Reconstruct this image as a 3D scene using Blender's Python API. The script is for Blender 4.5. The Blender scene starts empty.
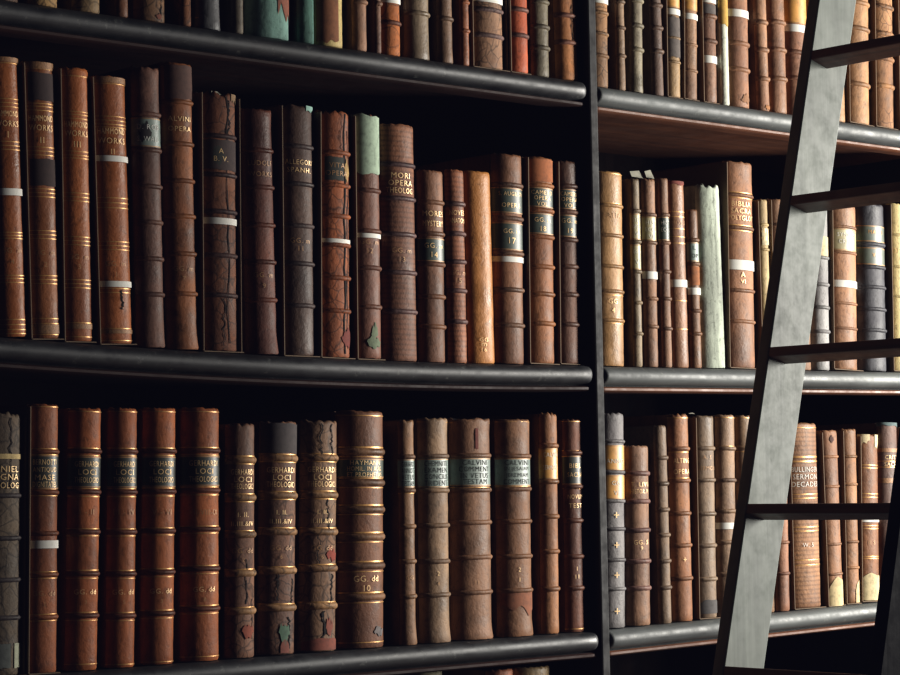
import bpy, bmesh, math, random
import numpy as np
from mathutils import Matrix, Vector

random.seed(7)
SC = bpy.context.scene
COL = SC.collection
PI = math.pi

# ------------------------------------------------------------------ camera
F_PX, PSI, PITCH, ROLL = 2343.0, 0.7408, 0.06125, 0.0184
def cam_rows(psi, pit, roll):
    f = np.array([math.sin(psi)*math.cos(pit), math.cos(psi)*math.cos(pit), math.sin(pit)])
    r = np.array([math.cos(psi), -math.sin(psi), 0.0])
    d = np.cross(f, r)
    c, s = math.cos(roll), math.sin(roll)
    return np.array([c*r + s*d, -s*r + c*d, f])
RM = cam_rows(PSI, PITCH, ROLL)
DEPTH = F_PX*0.44/279.0
_dir = RM.T @ np.array([(603-450)/F_PX, (337-337.5)/F_PX, 1.0])
CAM = -_dir*DEPTH                        # world origin: front of the upright between the two bays
CAM[2] = CAM[2]
Z0 = 1.62                                # height of that point over the floor
CAM = CAM + np.array([0, 0, Z0])

def proj(p):
    q = RM @ (np.array(p, float) - CAM)
    return 450 + F_PX*q[0]/q[2], 337.5 + F_PX*q[1]/q[2]
def unproj(px, py, Y):
    d = RM.T @ np.array([(px-450)/F_PX, (py-337.5)/F_PX, 1.0])
    t = (Y - CAM[1])/d[1]
    return CAM + d*t
def px_per_m(p):
    return F_PX/(RM[2] @ (np.array(p, float) - CAM))

cd = bpy.data.cameras.new('camera'); cam = bpy.data.objects.new('camera', cd); COL.objects.link(cam)
cd.sensor_fit = 'HORIZONTAL'; cd.sensor_width = 36.0; cd.lens = F_PX/900*36.0; cd.clip_start = 0.05
r, d, f = RM
cam.matrix_world = Matrix(((r[0], -d[0], -f[0], CAM[0]), (r[1], -d[1], -f[1], CAM[1]), (r[2], -d[2], -f[2], CAM[2]), (0, 0, 0, 1)))
SC.camera = cam

# ------------------------------------------------------------------ materials
def warm(c, sat=.86):
    if c[0] < c[2]*1.1: return c
    m = (c[0]+c[1]+c[2])/3
    c = (min(250, c[0]*.99), c[1]*1.015, c[2]*.86)
    return tuple(m+(v-m)*sat for v in c)
def lin(c):
    o = []
    for v in c:
        v = v/255.0
        o.append(v/12.92 if v <= .04045 else ((v+.055)/1.055)**2.4)
    return (o[0], o[1], o[2], 1.0)

class NT:
    def __init__(s, name):
        s.m = bpy.data.materials.new(name); s.m.use_nodes = True
        s.t = s.m.node_tree; s.t.nodes.clear()
        s.out = s.t.nodes.new('ShaderNodeOutputMaterial'); s.b = s.t.nodes.new('ShaderNodeBsdfPrincipled')
        s.t.links.new(s.b.outputs[0], s.out.inputs[0])
    def n(s, typ, **kw):
        nd = s.t.nodes.new(typ)
        for k, v in kw.items():
            setattr(nd, k, v)
        return nd
    def l(s, a, b): s.t.links.new(a, b)
    def coords(s, scale=(1, 1, 1)):
        tc = s.n('ShaderNodeTexCoord'); oi = s.n('ShaderNodeObjectInfo')
        mp = s.n('ShaderNodeMapping'); mp.inputs['Scale'].default_value = scale
        mu = s.n('ShaderNodeVectorMath', operation='SCALE'); mu.inputs[0].default_value = (37.0, 11.0, 53.0)
        s.l(oi.outputs['Random'], mu.inputs['Scale'])
        s.l(tc.outputs['Object'], mp.inputs['Vector']); s.l(mu.outputs[0], mp.inputs['Location'])
        return mp.outputs[0], oi
    def noise(s, vec, scale, detail=4, rough=.6, dist=0.0):
        nd = s.n('ShaderNodeTexNoise'); nd.inputs['Scale'].default_value = scale; nd.inputs['Detail'].default_value = detail
        nd.inputs['Roughness'].default_value = rough; nd.inputs['Distortion'].default_value = dist
        s.l(vec, nd.inputs['Vector']); return nd.outputs[0]
    def ramp(s, fac, stops):
        nd = s.n('ShaderNodeValToRGB'); e = nd.color_ramp.elements
        while len(e) < len(stops): e.new(.5)
        for el, (p, c) in zip(e, stops):
            el.position = p; el.color = c if len(c) == 4 else (c[0], c[1], c[2], 1)
        s.l(fac, nd.inputs[0]); return nd.outputs[0]
    def mix(s, fac, a, b, mode='MIX'):
        nd = s.n('ShaderNodeMix', data_type='RGBA', blend_type=mode)
        if isinstance(fac, (int, float)): nd.inputs[0].default_value = fac
        else: s.l(fac, nd.inputs[0])
        for v, i in ((a, 6), (b, 7)):
            if isinstance(v, tuple): nd.inputs[i].default_value = v
            else: s.l(v, nd.inputs[i])
        return nd.outputs[2]
    def bump(s, h, strength, dist=.002):
        nd = s.n('ShaderNodeBump'); nd.inputs['Strength'].default_value = strength; nd.inputs['Distance'].default_value = dist
        s.l(h, nd.inputs['Height']); s.l(nd.outputs[0], s.b.inputs['Normal'])
def g(v): return (v, v, v, 1)

def leather(name, mott=1.0, crack=0.0, rib=0.0, rough=.52, streak=.5):
    k = NT(name); v, oi = k.coords()
    v2, _ = k.coords((90, 90, 7)) if streak else (v, None)
    n1 = k.noise(v, 14, 5, .65, .6)
    base = k.mix(1.0, oi.outputs['Color'], k.ramp(n1, [(.30, g(1-.5*mott)), (.5, g(1.0)), (.72, g(1+.45*mott))]), 'MULTIPLY')
    n2 = k.noise(v2, 1.0, 3, .6)
    base = k.mix(streak, base, k.ramp(n2, [(.3, g(.62)), (.55, g(1.05)), (.8, g(1.3))]), 'MULTIPLY')
    # fine dark pitting and pale scuffs
    n3 = k.noise(v, 120, 3, .7)
    base = k.mix(.6, base, k.ramp(n3, [(.32, g(.45)), (.45, g(1.0)), (.66, g(1.0)), (.78, g(1.5))]), 'MULTIPLY')
    n4 = k.noise(v, 7, 3, .5)
    base = k.mix(k.ramp(n4, [(.46, g(0)), (.66, g(.75))]), base, k.mix(1.0, base, (.46, .43, .47, 1), 'MULTIPLY'))
    h = n3
    if crack:
        vo = k.n('ShaderNodeTexVoronoi', feature='DISTANCE_TO_EDGE'); vo.inputs['Scale'].default_value = 46
        vv = k.n('ShaderNodeVectorMath', operation='MULTIPLY_ADD')
        nn = k.n('ShaderNodeTexNoise'); nn.inputs['Scale'].default_value = 25; k.l(v, nn.inputs['Vector'])
        k.l(nn.outputs['Color'], vv.inputs[0]); vv.inputs[1].default_value = (.03, .03, .03); k.l(v, vv.inputs[2])
        k.l(vv.outputs[0], vo.inputs['Vector'])
        cr = k.ramp(vo.outputs['Distance'], [(.0, g(.35)), (.05, g(.85)), (.09, g(1.12)), (.16, g(1))])
        msk = k.ramp(k.noise(v, 9, 2, .5), [(.36, g(0)), (.5, g(crack))])
        base = k.mix(msk, base, k.mix(1.0, base, cr, 'MULTIPLY'))
    if rib:
        wv = k.n('ShaderNodeTexWave', wave_type='BANDS', bands_direction='Z'); wv.inputs['Scale'].default_value = 42; wv.inputs['Distortion'].default_value = .6
        k.l(v, wv.inputs['Vector'])
        base = k.mix(rib, base, k.ramp(wv.outputs[0], [(.1, g(.62)), (.6, g(1.12))]), 'MULTIPLY')
    k.l(base, k.b.inputs['Base Color'])
    k.l(k.ramp(n1, [(.3, g(rough-.1)), (.7, g(rough+.14))]), k.b.inputs['Roughness'])
    k.b.inputs['Specular IOR Level'].default_value = .16
    k.bump(h, .5, .0015)
    return k.m

def plain(name, col=None, rough=.6, metal=0.0, var=.5, scale=40, bump=.2, spec=.4):
    k = NT(name); v, oi = k.coords()
    n1 = k.noise(v, scale, 4, .65)
    base = k.mix(var, oi.outputs['Color'] if col is None else lin(col), k.ramp(n1, [(.3, g(.5)), (.5, g(1)), (.75, g(1.25))]), 'MULTIPLY')
    k.l(base, k.b.inputs['Base Color'])
    k.b.inputs['Roughness'].default_value = rough; k.b.inputs['Metallic'].default_value = metal
    k.b.inputs['Specular IOR Level'].default_value = spec
    if bump: k.bump(n1, bump, .001)
    return k.m

def wood(name, dark, light, rough, axis=(3, 60, 60), spec=.5, bump=.3, worn=None):
    k = NT(name); v, oi = k.coords(axis)
    v1, _ = k.coords()
    n1 = k.noise(v, 1.0, 6, .65, .4)
    base = k.ramp(n1, [(.3, lin(dark)), (.7, lin(light))])
    n2 = k.noise(v1, 5, 4, .6)
    base = k.mix(.8, base, k.ramp(n2, [(.3, g(.6)), (.6, g(1.1))]), 'MULTIPLY')
    if worn:
        n3 = k.noise(v1, 70, 5, .75)
        base = k.mix(k.ramp(n3, [(.60, g(0)), (.72, g(.8))]), base, lin(worn))
    k.l(base, k.b.inputs['Base Color'])
    k.l(k.ramp(k.noise(v1, 30, 4, .7), [(.3, g(rough-.1)), (.7, g(rough+.15))]), k.b.inputs['Roughness'])
    k.b.inputs['Specular IOR Level'].default_value = spec
    k.bump(n1, bump, .0015)
    return k.m

M = {
 'leather': leather('leather', 1.0),
 'cracked': leather('cracked_leather', 1.0, crack=1.0, rough=.6),
 'ribbed': leather('ribbed_leather', .7, rib=.6, rough=.52),
 'smooth': leather('smooth_calf', .6, rough=.4, streak=.3),
 'cloth': leather('worn_cloth', .6, rough=.8, streak=.9),
 'vellum': leather('vellum', .25, rough=.55, streak=.25),
 'board': plain('board_edge', (34, 26, 24), .7),
 'pages': plain('page_edges', (120, 105, 82), .85, scale=200),
 'gilt': plain('gilt_tooling', (186, 142, 84), .38, .35, var=.8, scale=160, bump=0),
 'dullgilt': plain('dull_gilt', (166, 126, 82), .5, .15, var=.8, scale=160, bump=0),
 'letters': plain('gilt_letters', (240, 205, 150), .42, .2, var=.7, scale=220, bump=0),
 'label': plain('label_leather', None, .42, 0, var=.6, scale=60),
 'tape': plain('white_tape', (228, 226, 218), .7, 0, var=.15, scale=30, bump=.1),
 'paper': plain('pale_paper', (150, 148, 134), .8, 0, var=.4, scale=50),
 'toolband': plain('worn_gilt_tooling', (140, 100, 60), .55, .1, var=.9, scale=320, bump=.3),
 'ink': plain('dark_ink_letters', (30, 36, 32), .7, bump=0),
 'crackdark': plain('split_gap', (18, 12, 10), .9, bump=0),
 'card': plain('card_shoe', (120, 98, 74), .75, 0, var=.4),
 'patch': plain('torn_patch', None, .8, 0, var=.7, scale=120),
 'shelf': wood('black_painted_oak', (10, 12, 16), (24, 29, 34), .5, (3, 40, 40), spec=.8, worn=(104, 106, 102)),
 'shelflit': wood('worn_black_paint_lit_tone', (66, 70, 71), (108, 113, 112), .56, (3, 40, 40), spec=.7, worn=(128, 130, 124)),  # right-bay shelf edges: brighter light painted in as a greyer base, plus worn specks
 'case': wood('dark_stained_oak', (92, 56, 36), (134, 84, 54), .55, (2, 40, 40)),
 'casedark': wood('shaded_stained_oak', (34, 18, 14), (60, 34, 26), .6, (2, 40, 40), spec=.2),  # left-bay undersides: same oak, the dimmer light put into its colour
 'upright': wood('dark_upright_oak', (10, 9, 10), (24, 22, 22), .6, (60, 60, 3), spec=.25),
 'caseback': wood('dark_back_boards', (12, 8, 6), (30, 19, 14), .8, (40, 40, 2), spec=.05),
 'stile': wood('weathered_ladder_wood', (104, 111, 105), (131, 138, 131), .5, (55, 55, 2.5), spec=.25, worn=None, bump=.1),
 'stileshade': wood('ladder_wood_shade_tone', (5, 5, 7), (14, 14, 17), .6, (60, 60, 2.2), spec=.02),  # near stile: its shade is put into this near-black wood colour
 'rung': wood('dark_varnished_rung', (44, 24, 17), (122, 72, 50), .4, (60, 2.5, 60), spec=.6),
 'floor': wood('floor_boards', (34, 24, 18), (70, 48, 34), .5, (2, 30, 30)),
 'plaster': plain('plaster', (60, 52, 46), .9, var=.3, scale=6),
}
PAL = dict(tan=(184, 116, 68), ham=(178, 98, 54), brown=(150, 88, 60), red=(142, 70, 50), dark=(98, 72, 64), plum=(118, 78, 66),
  gray=(122, 110, 102), orange=(178, 98, 54), black=(62, 60, 62), cream=(226, 210, 168), pgreen=(178, 190, 172), teal=(142, 178, 166),
  mauve=(140, 102, 88), lbrown=(168, 112, 80), rust=(150, 66, 42), lgreen=(66, 76, 66), lgray=(132, 146, 138), lblack=(56, 58, 50),
  lslate=(96, 104, 92), lyell=(214, 160, 84), lpale=(176, 166, 128), sand=(206, 188, 146), pale=(196, 200, 186), ger=(138, 72, 50))

# ------------------------------------------------------------------ mesh helpers
def tag(o, label=None, cat=None, group=None, kind=None):
    if label: o['label'] = label
    if cat: o['category'] = cat
    if group: o['group'] = group
    if kind: o['kind'] = kind
    return o
def empty(name, loc, roty=0.0):
    o = bpy.data.objects.new(name, None); COL.objects.link(o); o.empty_display_size = .05
    o.location = loc; o.rotation_euler = (0, roty, 0); return o
def mesh(name, verts, faces, mats, parent=None, idx=None, smooth=False, color=None):
    me = bpy.data.meshes.new(name); me.from_pydata([tuple(v) for v in verts], [], [tuple(q) for q in faces])
    for m in mats: me.materials.append(m)
    if idx is not None: me.polygons.foreach_set('material_index', idx)
    if smooth: me.polygons.foreach_set('use_smooth', [True]*len(me.polygons))
    me.update()
    o = bpy.data.objects.new(name, me); COL.objects.link(o)
    if parent is not None: o.parent = parent
    if color is not None: o.color = lin(color)
    return o
def box(v, q, x0, x1, y0, y1, z0, z1):
    n = len(v)
    v += [(x0, y0, z0), (x1, y0, z0), (x1, y1, z0), (x0, y1, z0), (x0, y0, z1), (x1, y0, z1), (x1, y1, z1), (x0, y1, z1)]
    q += [(n, n+3, n+2, n+1), (n+4, n+5, n+6, n+7), (n, n+1, n+5, n+4), (n+1, n+2, n+6, n+5), (n+2, n+3, n+7, n+6), (n+3, n, n+4, n+7)]
def bevel_obj(o, w, seg=2):
    bm = bmesh.new(); bm.from_mesh(o.data)
    bmesh.ops.recalc_face_normals(bm, faces=bm.faces)
    bmesh.ops.bevel(bm, geom=bm.edges[:], offset=w, segments=seg, affect='EDGES', profile=.5)
    bm.to_mesh(o.data); bm.free(); return o

_TXT = {}
def text_geo(s):
    if s in _TXT: return _TXT[s]
    cu = bpy.data.curves.new('lettering_curve', 'FONT'); cu.body = s; cu.size = 1.0; cu.resolution_u = 2; cu.align_x = 'CENTER'
    cu.space_character = 1.12; cu.offset = -0.004
    ob = bpy.data.objects.new('lettering_curve', cu); COL.objects.link(ob)
    dg = bpy.context.evaluated_depsgraph_get(); dg.update()
    me = bpy.data.meshes.new_from_object(ob.evaluated_get(dg))
    vs = [tuple(v.co) for v in me.vertices]; fs = [tuple(p.vertices) for p in me.polygons]
    bpy.data.objects.remove(ob); bpy.data.curves.remove(cu); bpy.data.meshes.remove(me)
    xs = [v[0] for v in vs]; w = max(xs)-min(xs); cx = (max(xs)+min(xs))/2
    ys = [v[1] for v in vs]; y0 = min(ys); hh = max(ys)-y0
    _TXT[s] = ([(v[0]-cx, v[1]-y0) for v in vs], fs, w, hh)
    return _TXT[s]
# ------------------------------------------------------------------ shelf lines (worn shelves, slightly out of level)
YL = 0.006                               # plane in which the books' feet meet the shelf edge
def shelf_curve(pts, deg, xlim):
    W = np.array([unproj(x, y, YL) for x, y in pts])
    p = np.polyfit(W[:, 0], W[:, 2], deg); dp = np.polyder(p); a, b = W[0, 0], W[-1, 0]
    def fz(x):
        xc = min(max(x, a), b)
        return float(np.polyval(p, xc) + np.polyval(dp, xc)*(x - xc))
    return fz
L1 = shelf_curve([(58.7, 6.8), (99.6, 13.3), (158, 22.2), (219, 29.6), (300, 41.8), (374.7, 52), (458, 63.6), (528, 73.5), (578, 81.3)], 1, None)
R1 = shelf_curve([(599, 86.6), (663, 94.5), (728.7, 104.9), (748, 108), (793, 115.6), (840, 121.7), (898, 128.6)], 1, None)
L2 = shelf_curve([(0, 336.7), (100, 344.3), (203, 351.3), (283, 355.7), (323, 357.5), (417, 361.7), (580, 365)], 2, None)
R2 = shelf_curve([(606, 366), (679, 367.6), (748, 369.2), (806, 370.4), (898, 371.6)], 1, None)
L3 = shelf_curve([(53, 673.2), (96, 671), (133, 668.8), (219, 661.3), (257, 658), (308, 653.6), (383, 647.3), (458, 641.6), (533, 636.2), (585, 632.2)], 2, None)
R3 = shelf_curve([(607, 630), (649, 626.2), (695, 621), (718, 618.8), (774, 613.7), (820, 608), (875, 602.6)], 1, None)
L0 = lambda x: L1(x) + .47
R0 = lambda x: R1(x) + .47
L4 = lambda x: L3(x) - .46
R4 = lambda x: R3(x) - .46

XU1 = float(unproj(608.8, 600, -.002)[0]); XU0 = XU1 - .019   # the upright between the bays

# ------------------------------------------------------------------ books
YF = 0.010                                # fronts of the spines
NA = 20
AMAX = math.radians(86)
def arc(a, b, phi, eps=0.0):
    s = math.sin(phi)/math.sin(AMAX)
    return (a+eps)*s, -(b+eps)*math.cos(phi)
PHIS = [-AMAX + 2*AMAX*i/NA for i in range(NA+1)]

def strip(v, q, a, b, z0, z1, eps, ph0=-AMAX, ph1=AMAX, n=NA):
    n0 = len(v)
    for i in range(n+1):
        ph = ph0 + (ph1-ph0)*i/n
        x, y = arc(a, b, ph, eps)
        v.append((x, y, z0)); v.append((x, y, z1))
    for i in range(n):
        k = n0+2*i; q.append((k, k+2, k+3, k+1))

def blob(v, q, a, b, ph0, ph1, z0, z1, eps, rnd, jag=.25, shape='any'):
    """irregular torn shape on the spine arc"""
    n0 = len(v); n = 16
    k1, k2, k3 = rnd.uniform(0, 6), rnd.uniform(0, 6), rnd.uniform(0, 6)
    for i in range(n+1):
        t = i/n; ph = ph0+(ph1-ph0)*t
        x, y = arc(a, b, ph, eps)
        lo = z0; hi = z1; dz = z1-z0
        w1 = .5+.5*math.sin(5*t+k1)*math.cos(11*t+k2); w2 = .5+.5*math.sin(6*t+k2)*math.cos(13*t+k3)
        w1 = .85*w1+.15*rnd.random(); w2 = .7*w2+.3*rnd.random()
        if shape == 'foot': hi = z1-dz*.12*w1-dz*.45*abs(2*t-1)**2.5
        elif shape == 'head': lo = z0+dz*.6*w1
        elif shape == 'full': lo += dz*.06*w1; hi -= dz*.06*w2
        else:
            e = (1-abs(2*t-1)**2.2); m = z0+dz*(.35+.3*w2)
            lo = m-(m-z0)*e*(.35+.65*w1); hi = m+(z1-m)*e*(.3+.7*w2)
        v.append((x, y, lo)); v.append((x, y, hi))
    for i in range(n):
        k = n0+2*i; q.append((k, k+2, k+3, k+1))

GROUPS = {id(L1): 'old books on the top left shelf', id(R1): 'old books on the top right shelf', id(L2): 'old books on the middle left shelf', id(R2): 'old books on the middle right shelf',
  id(L3): 'old books on the lower left shelf', id(R3): 'old books on the lower right shelf', id(L4): 'old books on the lowest left shelf'}
class Row:
    def __init__(s, fz, x0, sat=.88):
        s.sat = sat
        s.fz = fz; s.x = x0; s.lean = 0.0; s.h = .4; s.n = 0

def sil(xc, a, b, Y, z, s, zb):
    """right-hand outline of a spine, in the photograph, at height z"""
    m = -1e9
    for ph in PHIS:
        x, y = arc(a, b, ph)
        m = max(m, proj((xc + x + s*(z-zb), Y + y, z))[0])
    return m

def book(row, xt, yt, xb, col, label, mat='leather', bands=(), gilt=(), labs=(), tape=(), text=(), patch=(), crack=(), shoe='', gap=.6,
         bulge=.56, bandw=5.0, bandcol=None, worn=.0012, group=None, flare=.0, foot=True, gband=(), paper=None, back=0.0, deep=None, goldband=(), headcol=None):
    rnd = random.Random(int(xb*13+yt*7))
    col = warm(PAL[col] if isinstance(col, str) else col, row.sat)
    ppm0 = 470.0
    th_shoe = .0016 if 'L' in shoe else 0.0
    th_shoe_r = .0016 if 'R' in shoe else 0.0
    s = row.lean; h = .35; x0 = row.x; a = .03; b = .015
    for it in range(9):
        b = min(.030, bulge*a)
        Y = YF + b + back
        conflict = max(0.0, (row.lean - s)*min(row.h, h))
        x0 = row.x + gap/ppm0 + conflict + th_shoe + .0006
        zb = row.fz(x0 + a)
        # half width from the outline at the foot
        lo, hi = .005, .09
        for _ in range(26):
            m = (lo+hi)/2
            if sil(x0+m, m, min(.030, bulge*m), YF+min(.030, bulge*m)+back, zb+.01, 0, zb) < xb: lo = m
            else: hi = m
        a = (lo+hi)/2; b = min(.030, bulge*a); Y = YF+b+back; xc = x0+a
        # height from the head, lean from the outline there
        lo, hi = .1, .7
        for _ in range(24):
            m = (lo+hi)/2
            if proj((xc + s*m, Y-b, zb+m))[1] > yt: lo = m
            else: hi = m
        h = (lo+hi)/2
        lo, hi = -.12, .12
        for _ in range(22):
            m = (lo+hi)/2
            if sil(xc, a, b, Y, zb+h*.98, m, zb) < xt: lo = m
            else: hi = m
        s = (lo+hi)/2
    row.x = x0 + 2*a + th_shoe_r*1.4; row.lean = s; row.h = h; row.n += 1
    th = math.atan(s)
    if th_shoe or th_shoe_r: zlift = .0018
    else: zlift = .0003
    slope_ = (row.fz(xc+a)-row.fz(xc-a))/(2*a)
    root = empty('book', (xc, Y, zb + a*abs(slope_+math.sin(th)) + zlift), th)
    tag(root, label, 'book', group or GROUPS[id(row.fz)])
    h -= zlift
    pb = proj((xc, Y-b, zb))[1]
    Z = lambda y: h*(pb - y)/(pb - yt)
    D = deep or min(.30, max(.17, h*.62))
    pm = px_per_m((xc, Y-b, zb+h/2))
    # spine
    zs = [(0.0, -.0012), (.0025, 0.0)]
    nz = max(14, int(h/.012))
    for i in range(1, nz): zs.append((h*i/nz, None))
    zs += [(h-.004, 0.0), (h-.0012, -.0008), (h, -.003)]
    v = []; q = []; idx = []
    ph_noise = [rnd.uniform(-1, 1) for _ in range(NA+1)]
    wob = [rnd.uniform(-1, 1) for _ in zs]
    for k, (z, e) in enumerate(zs):
        t = z/h
        e2 = (wob[k]*.00025 if e is None else e)
        if flare: e2 += flare*max(0, 1-t/.09)**1.5*.004 + flare*max(0, (t-.94)/.06)**1.5*.0015
        for i, ph in enumerate(PHIS):
            x, y = arc(a-.0004, b, ph, e2)
            x = max(-a-th_shoe*.5-.0003, min(a+.0004, x)) if not flare else x
            zz = z
            if k >= len(zs)-3: zz = z + ph_noise[i]*worn - worn*.5
            if k == 0: zz = z + abs(ph_noise[i])*worn*.3
            v.append((x, y, zz))
    N1 = NA+1
    for k in range(len(zs)-1):
        for i in range(NA):
            p = k*N1+i; q.append((p, p+1, p+N1+1, p+N1)); idx.append(0)
    # head cap
    n0 = len(v); v.append((0, .002, h-.004)); top = (len(zs)-1)*N1
    for i in range(NA): q.append((top+i, top+i+1, n0)); idx.append(2)
    for (y, wpx, m) in [(y, w_, 1) for y, w_ in [(gg if isinstance(gg, tuple) else (gg, .9)) for gg in gilt]]:
        z = Z(y); w = wpx/pm/2; n1 = len(q)
        strip(v, q, a, b, z-w, z+w, .0005); idx += [1]*(len(q)-n1)
    for (ph0, y0, y1, wd) in crack:
        n1 = len(v); nq = len(q); steps = 14
        ph = ph0
        for i in range(steps+1):
            z = Z(y0+(y1-y0)*i/steps)
            ph = ph0 + rnd.uniform(-.09, .09); w = wd*rnd.uniform(.4, 1.2)
            for sg in (-1, 1):
                x, y = arc(a, b, ph+sg*w, .0007); v.append((x, y, z))
        for i in range(steps): p = n1+2*i; q.append((p, p+1, p+3, p+2))
        idx += [3]*(len(q)-nq)
    gm = M['gilt'] if True else None
    sp = mesh('spine', v, q, [M[mat], gm, M['board'], M['crackdark']], root, idx, True, col)
    # boards and leaves
    for sg, nm in ((-1, 'front_board'), (1, 'back_board')):
        v = []; q = []
        xi = sg*(a-.0036); xo = sg*(a-.0002)
        box(v, q, min(xi, xo), max(xi, xo), .0, D, .0002, h-.0015)
        o = mesh(nm, v, q, [M[mat]], root, None, False, tuple(c*.8 for c in col))
    v = []; q = []
    box(v, q, -(a-.0038), a-.0038, .001, D-.006, .004, h-.007)
    mesh('page_block', v, q, [M['pages']], root)
    # raised bands
    bc = bandcol or tuple(c*.92 for c in col)
    for y in bands:
        v = []; q = []; z = Z(y); hw = bandw/pm/2; pr = min(.0034, hw*.8)
        prof = [(-hw, .0), (-hw*.75, pr*.6), (-hw*.3, pr), (hw*.3, pr), (hw*.75, pr*.6), (hw, 0)]
        np_ = len(prof)
        for ph in PHIS:
            jz = rnd.uniform(-.0003, .0003)
            for dz, e in prof:
                x, yy = arc(a-.0003, b, ph, e); x = max(-a-.0001, min(a+.0009, x)) if abs(ph) > 1.2 else x
                v.append((x, yy, z+dz+jz))
        for i in range(NA):
            for j in range(np_-1):
                p = i*np_+j; q.append((p, p+np_, p+np_+1, p+1))
        mesh('raised_band', v, q, [M[mat]], root, None, True, bc)
    for (y0, y1) in goldband:
        v = []; q = []; strip(v, q, a, b, Z(y1), Z(y0), .0009)
        mesh('gilt_band', v, q, [M['toolband']], root, None, True)
    # lettering pieces
    def letters(par, s_, ymid, hp, fillw=.62, mt='letters', eps=.0011):
        vs, fs, w, hh = text_geo(s_)
        H = hp/pm; sc = H/hh; wid = w*sc; maxw = 2*a*fillw
        sx = sc*min(.92, maxw/wid)
        R = (a+b)/2*1.04
        z0 = Z(ymid)-H/2; vv = []
        for x, y in vs:
            ph = max(-AMAX, min(AMAX, x*sx/R*1.02 - .10))
            xx, yy = arc(a, b, ph, eps); vv.append((xx, yy, z0+y*sc))
        mesh('lettering', vv, fs, [M[mt]], par)
    labobjs = []
    for (y0, y1, lc) in labs:
        v = []; q = []; strip(v, q, a, b, Z(y1), Z(y0), .0007, -AMAX*.97, AMAX*.97); n1 = len(q)
        w = .9/pm
        strip(v, q, a, b, Z(y1)+w*.3, Z(y1)+w*1.3, .0010); strip(v, q, a, b, Z(y0)-w*1.3, Z(y0)-w*.3, .0010)
        o = mesh('title_label', v, q, [M['label'], M['dullgilt']], root, [0]*n1+[1]*(len(q)-n1), True, PAL[lc])
        labobjs.append((y0, y1, o, lc))
    for tx in text:
        y, s_, hp = tx[:3]; mt = tx[3] if len(tx) > 3 else 'letters'; fw = tx[4] if len(tx) > 4 else .62
        par = sp; lk = None
        for (y0, y1, o, lc_) in labobjs:
            if y0 <= y <= y1: par = o; lk = lc_
        if lk == 'lgray' and mt == 'letters': mt = 'ink'
        letters(par, s_, y, hp, fw, mt)
    for (y0, y1) in tape:
        v = []; q = []; sk = rnd.uniform(-.0006, .0006)
        strip(v, q, a, b, Z(y1), Z(y0), .0016)
        n0 = len(v)
        mesh('white_tape_band', v, q, [M['tape']], root, None, True)
    for pt in patch:
        (ph0, ph1, y0, y1, pc, shp) = pt
        v = []; q = []; blob(v, q, a, b, ph0, ph1, Z(y1), Z(y0), .0009, rnd, .3, shp)
        mesh('torn_patch', v, q, [M['patch']], root, None, True, PAL.get(pc, pc) if isinstance(pc, str) else tuple(c*(.9 if sum(pc) > 450 else .74) for c in pc))
    # thin card shoe around the boards
    if shoe:
        v = []; q = []; yf = -b+.001
        if 'L' in shoe: box(v, q, -a-.0018, -a-.0004, yf, D+.002, -.0015, h-.004)
        if 'R' in shoe: box(v, q, a+.0006, a+.0018, yf+.004, D+.002, -.0015, h-.006)
        box(v, q, -a-.0018, a+(.0018 if 'R' in shoe else .0), yf, D+.002, -.0016, -.0003)
        mesh('card_shoe', v, q, [M['card']], root)
    if paper:
        for (dx, dz, w, rot) in paper:
            plift = .0035 if w > .02 else -.0005
            v = [(dx-w/2, .004, h+plift), (dx+w/2, .010, h+plift), (dx+w/2-.002, .014+.003*rot, h+dz), (dx-w/2+.002, .007+.003*rot, h+dz*.75)]
            mesh('loose_paper', v, [(0, 1, 2, 3)], [M['paper']], root)
    return root
# ------------------------------------------------------------------ the books, shelf by shelf
def X_at(px, py): return float(unproj(px, py, .02)[0])
def low(y0, *off): return tuple(y0 + o for o in off)

# --- middle shelf, left bay
r = Row(L2, X_at(-13, 200))
HG = dict(group=None)
book(r, 17.5, 57, 27, 'ham', 'brown folio lettered HAMMOND WORKS I with white tape, cut by the photo edge', 'smooth',
     gilt=(60, 64, 100, 104, 108, 143, 147, 151, 234, 237, 240, 277, 280, 284, 321, 326, 331, 335), goldband=((58, 63),), tape=((190, 197),), text=((115, 'HAMMOND', 6), (125, 'WORKS', 6), (136, 'I', 6), (252, 'GG. m', 5, 'dullgilt'), (263, '4', 5, 'dullgilt')), bandw=3)
book(r, 52.4, 62, 60, (160, 92, 56), 'brown folio lettered HAMMOND WORKS II in a thin card shoe', 'smooth', shoe='L', gap=.4,
     gilt=(70, 105, 108, 112, 149, 153, 157, 191, 195, 199, 233, 237, 241, 278, 282, 286, 321, 326, 337), goldband=((63, 70), (327, 336)), text=((120, 'HAMMOND', 6), (129.5, 'WORKS', 6), (142, 'II', 6), (255, 'GG. m', 5, 'dullgilt'), (267, '2', 5, 'dullgilt')), patch=((-.9, 1.4, 73, 103, (74, 50, 44), 'full'), (-.9, 1.4, 160, 189, (78, 52, 44), 'full')))
book(r, 88, 68, 92.4, 'ham', 'brown folio lettered HAMMOND WORKS III, gilt bands, no white tape', 'smooth', shoe='L', gap=.4,
     gilt=(77, 113, 116, 120, 153, 157, 160, 195, 199, 203, 239, 243, 247, 282, 286, 290, 325, 339), goldband=((326, 331),), text=((126, 'HAMMOND', 6), (135, 'WORKS', 6), (146, 'III', 6), (259, 'GG. m', 5, 'dullgilt'), (269, '3', 5, 'dullgilt')))
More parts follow.
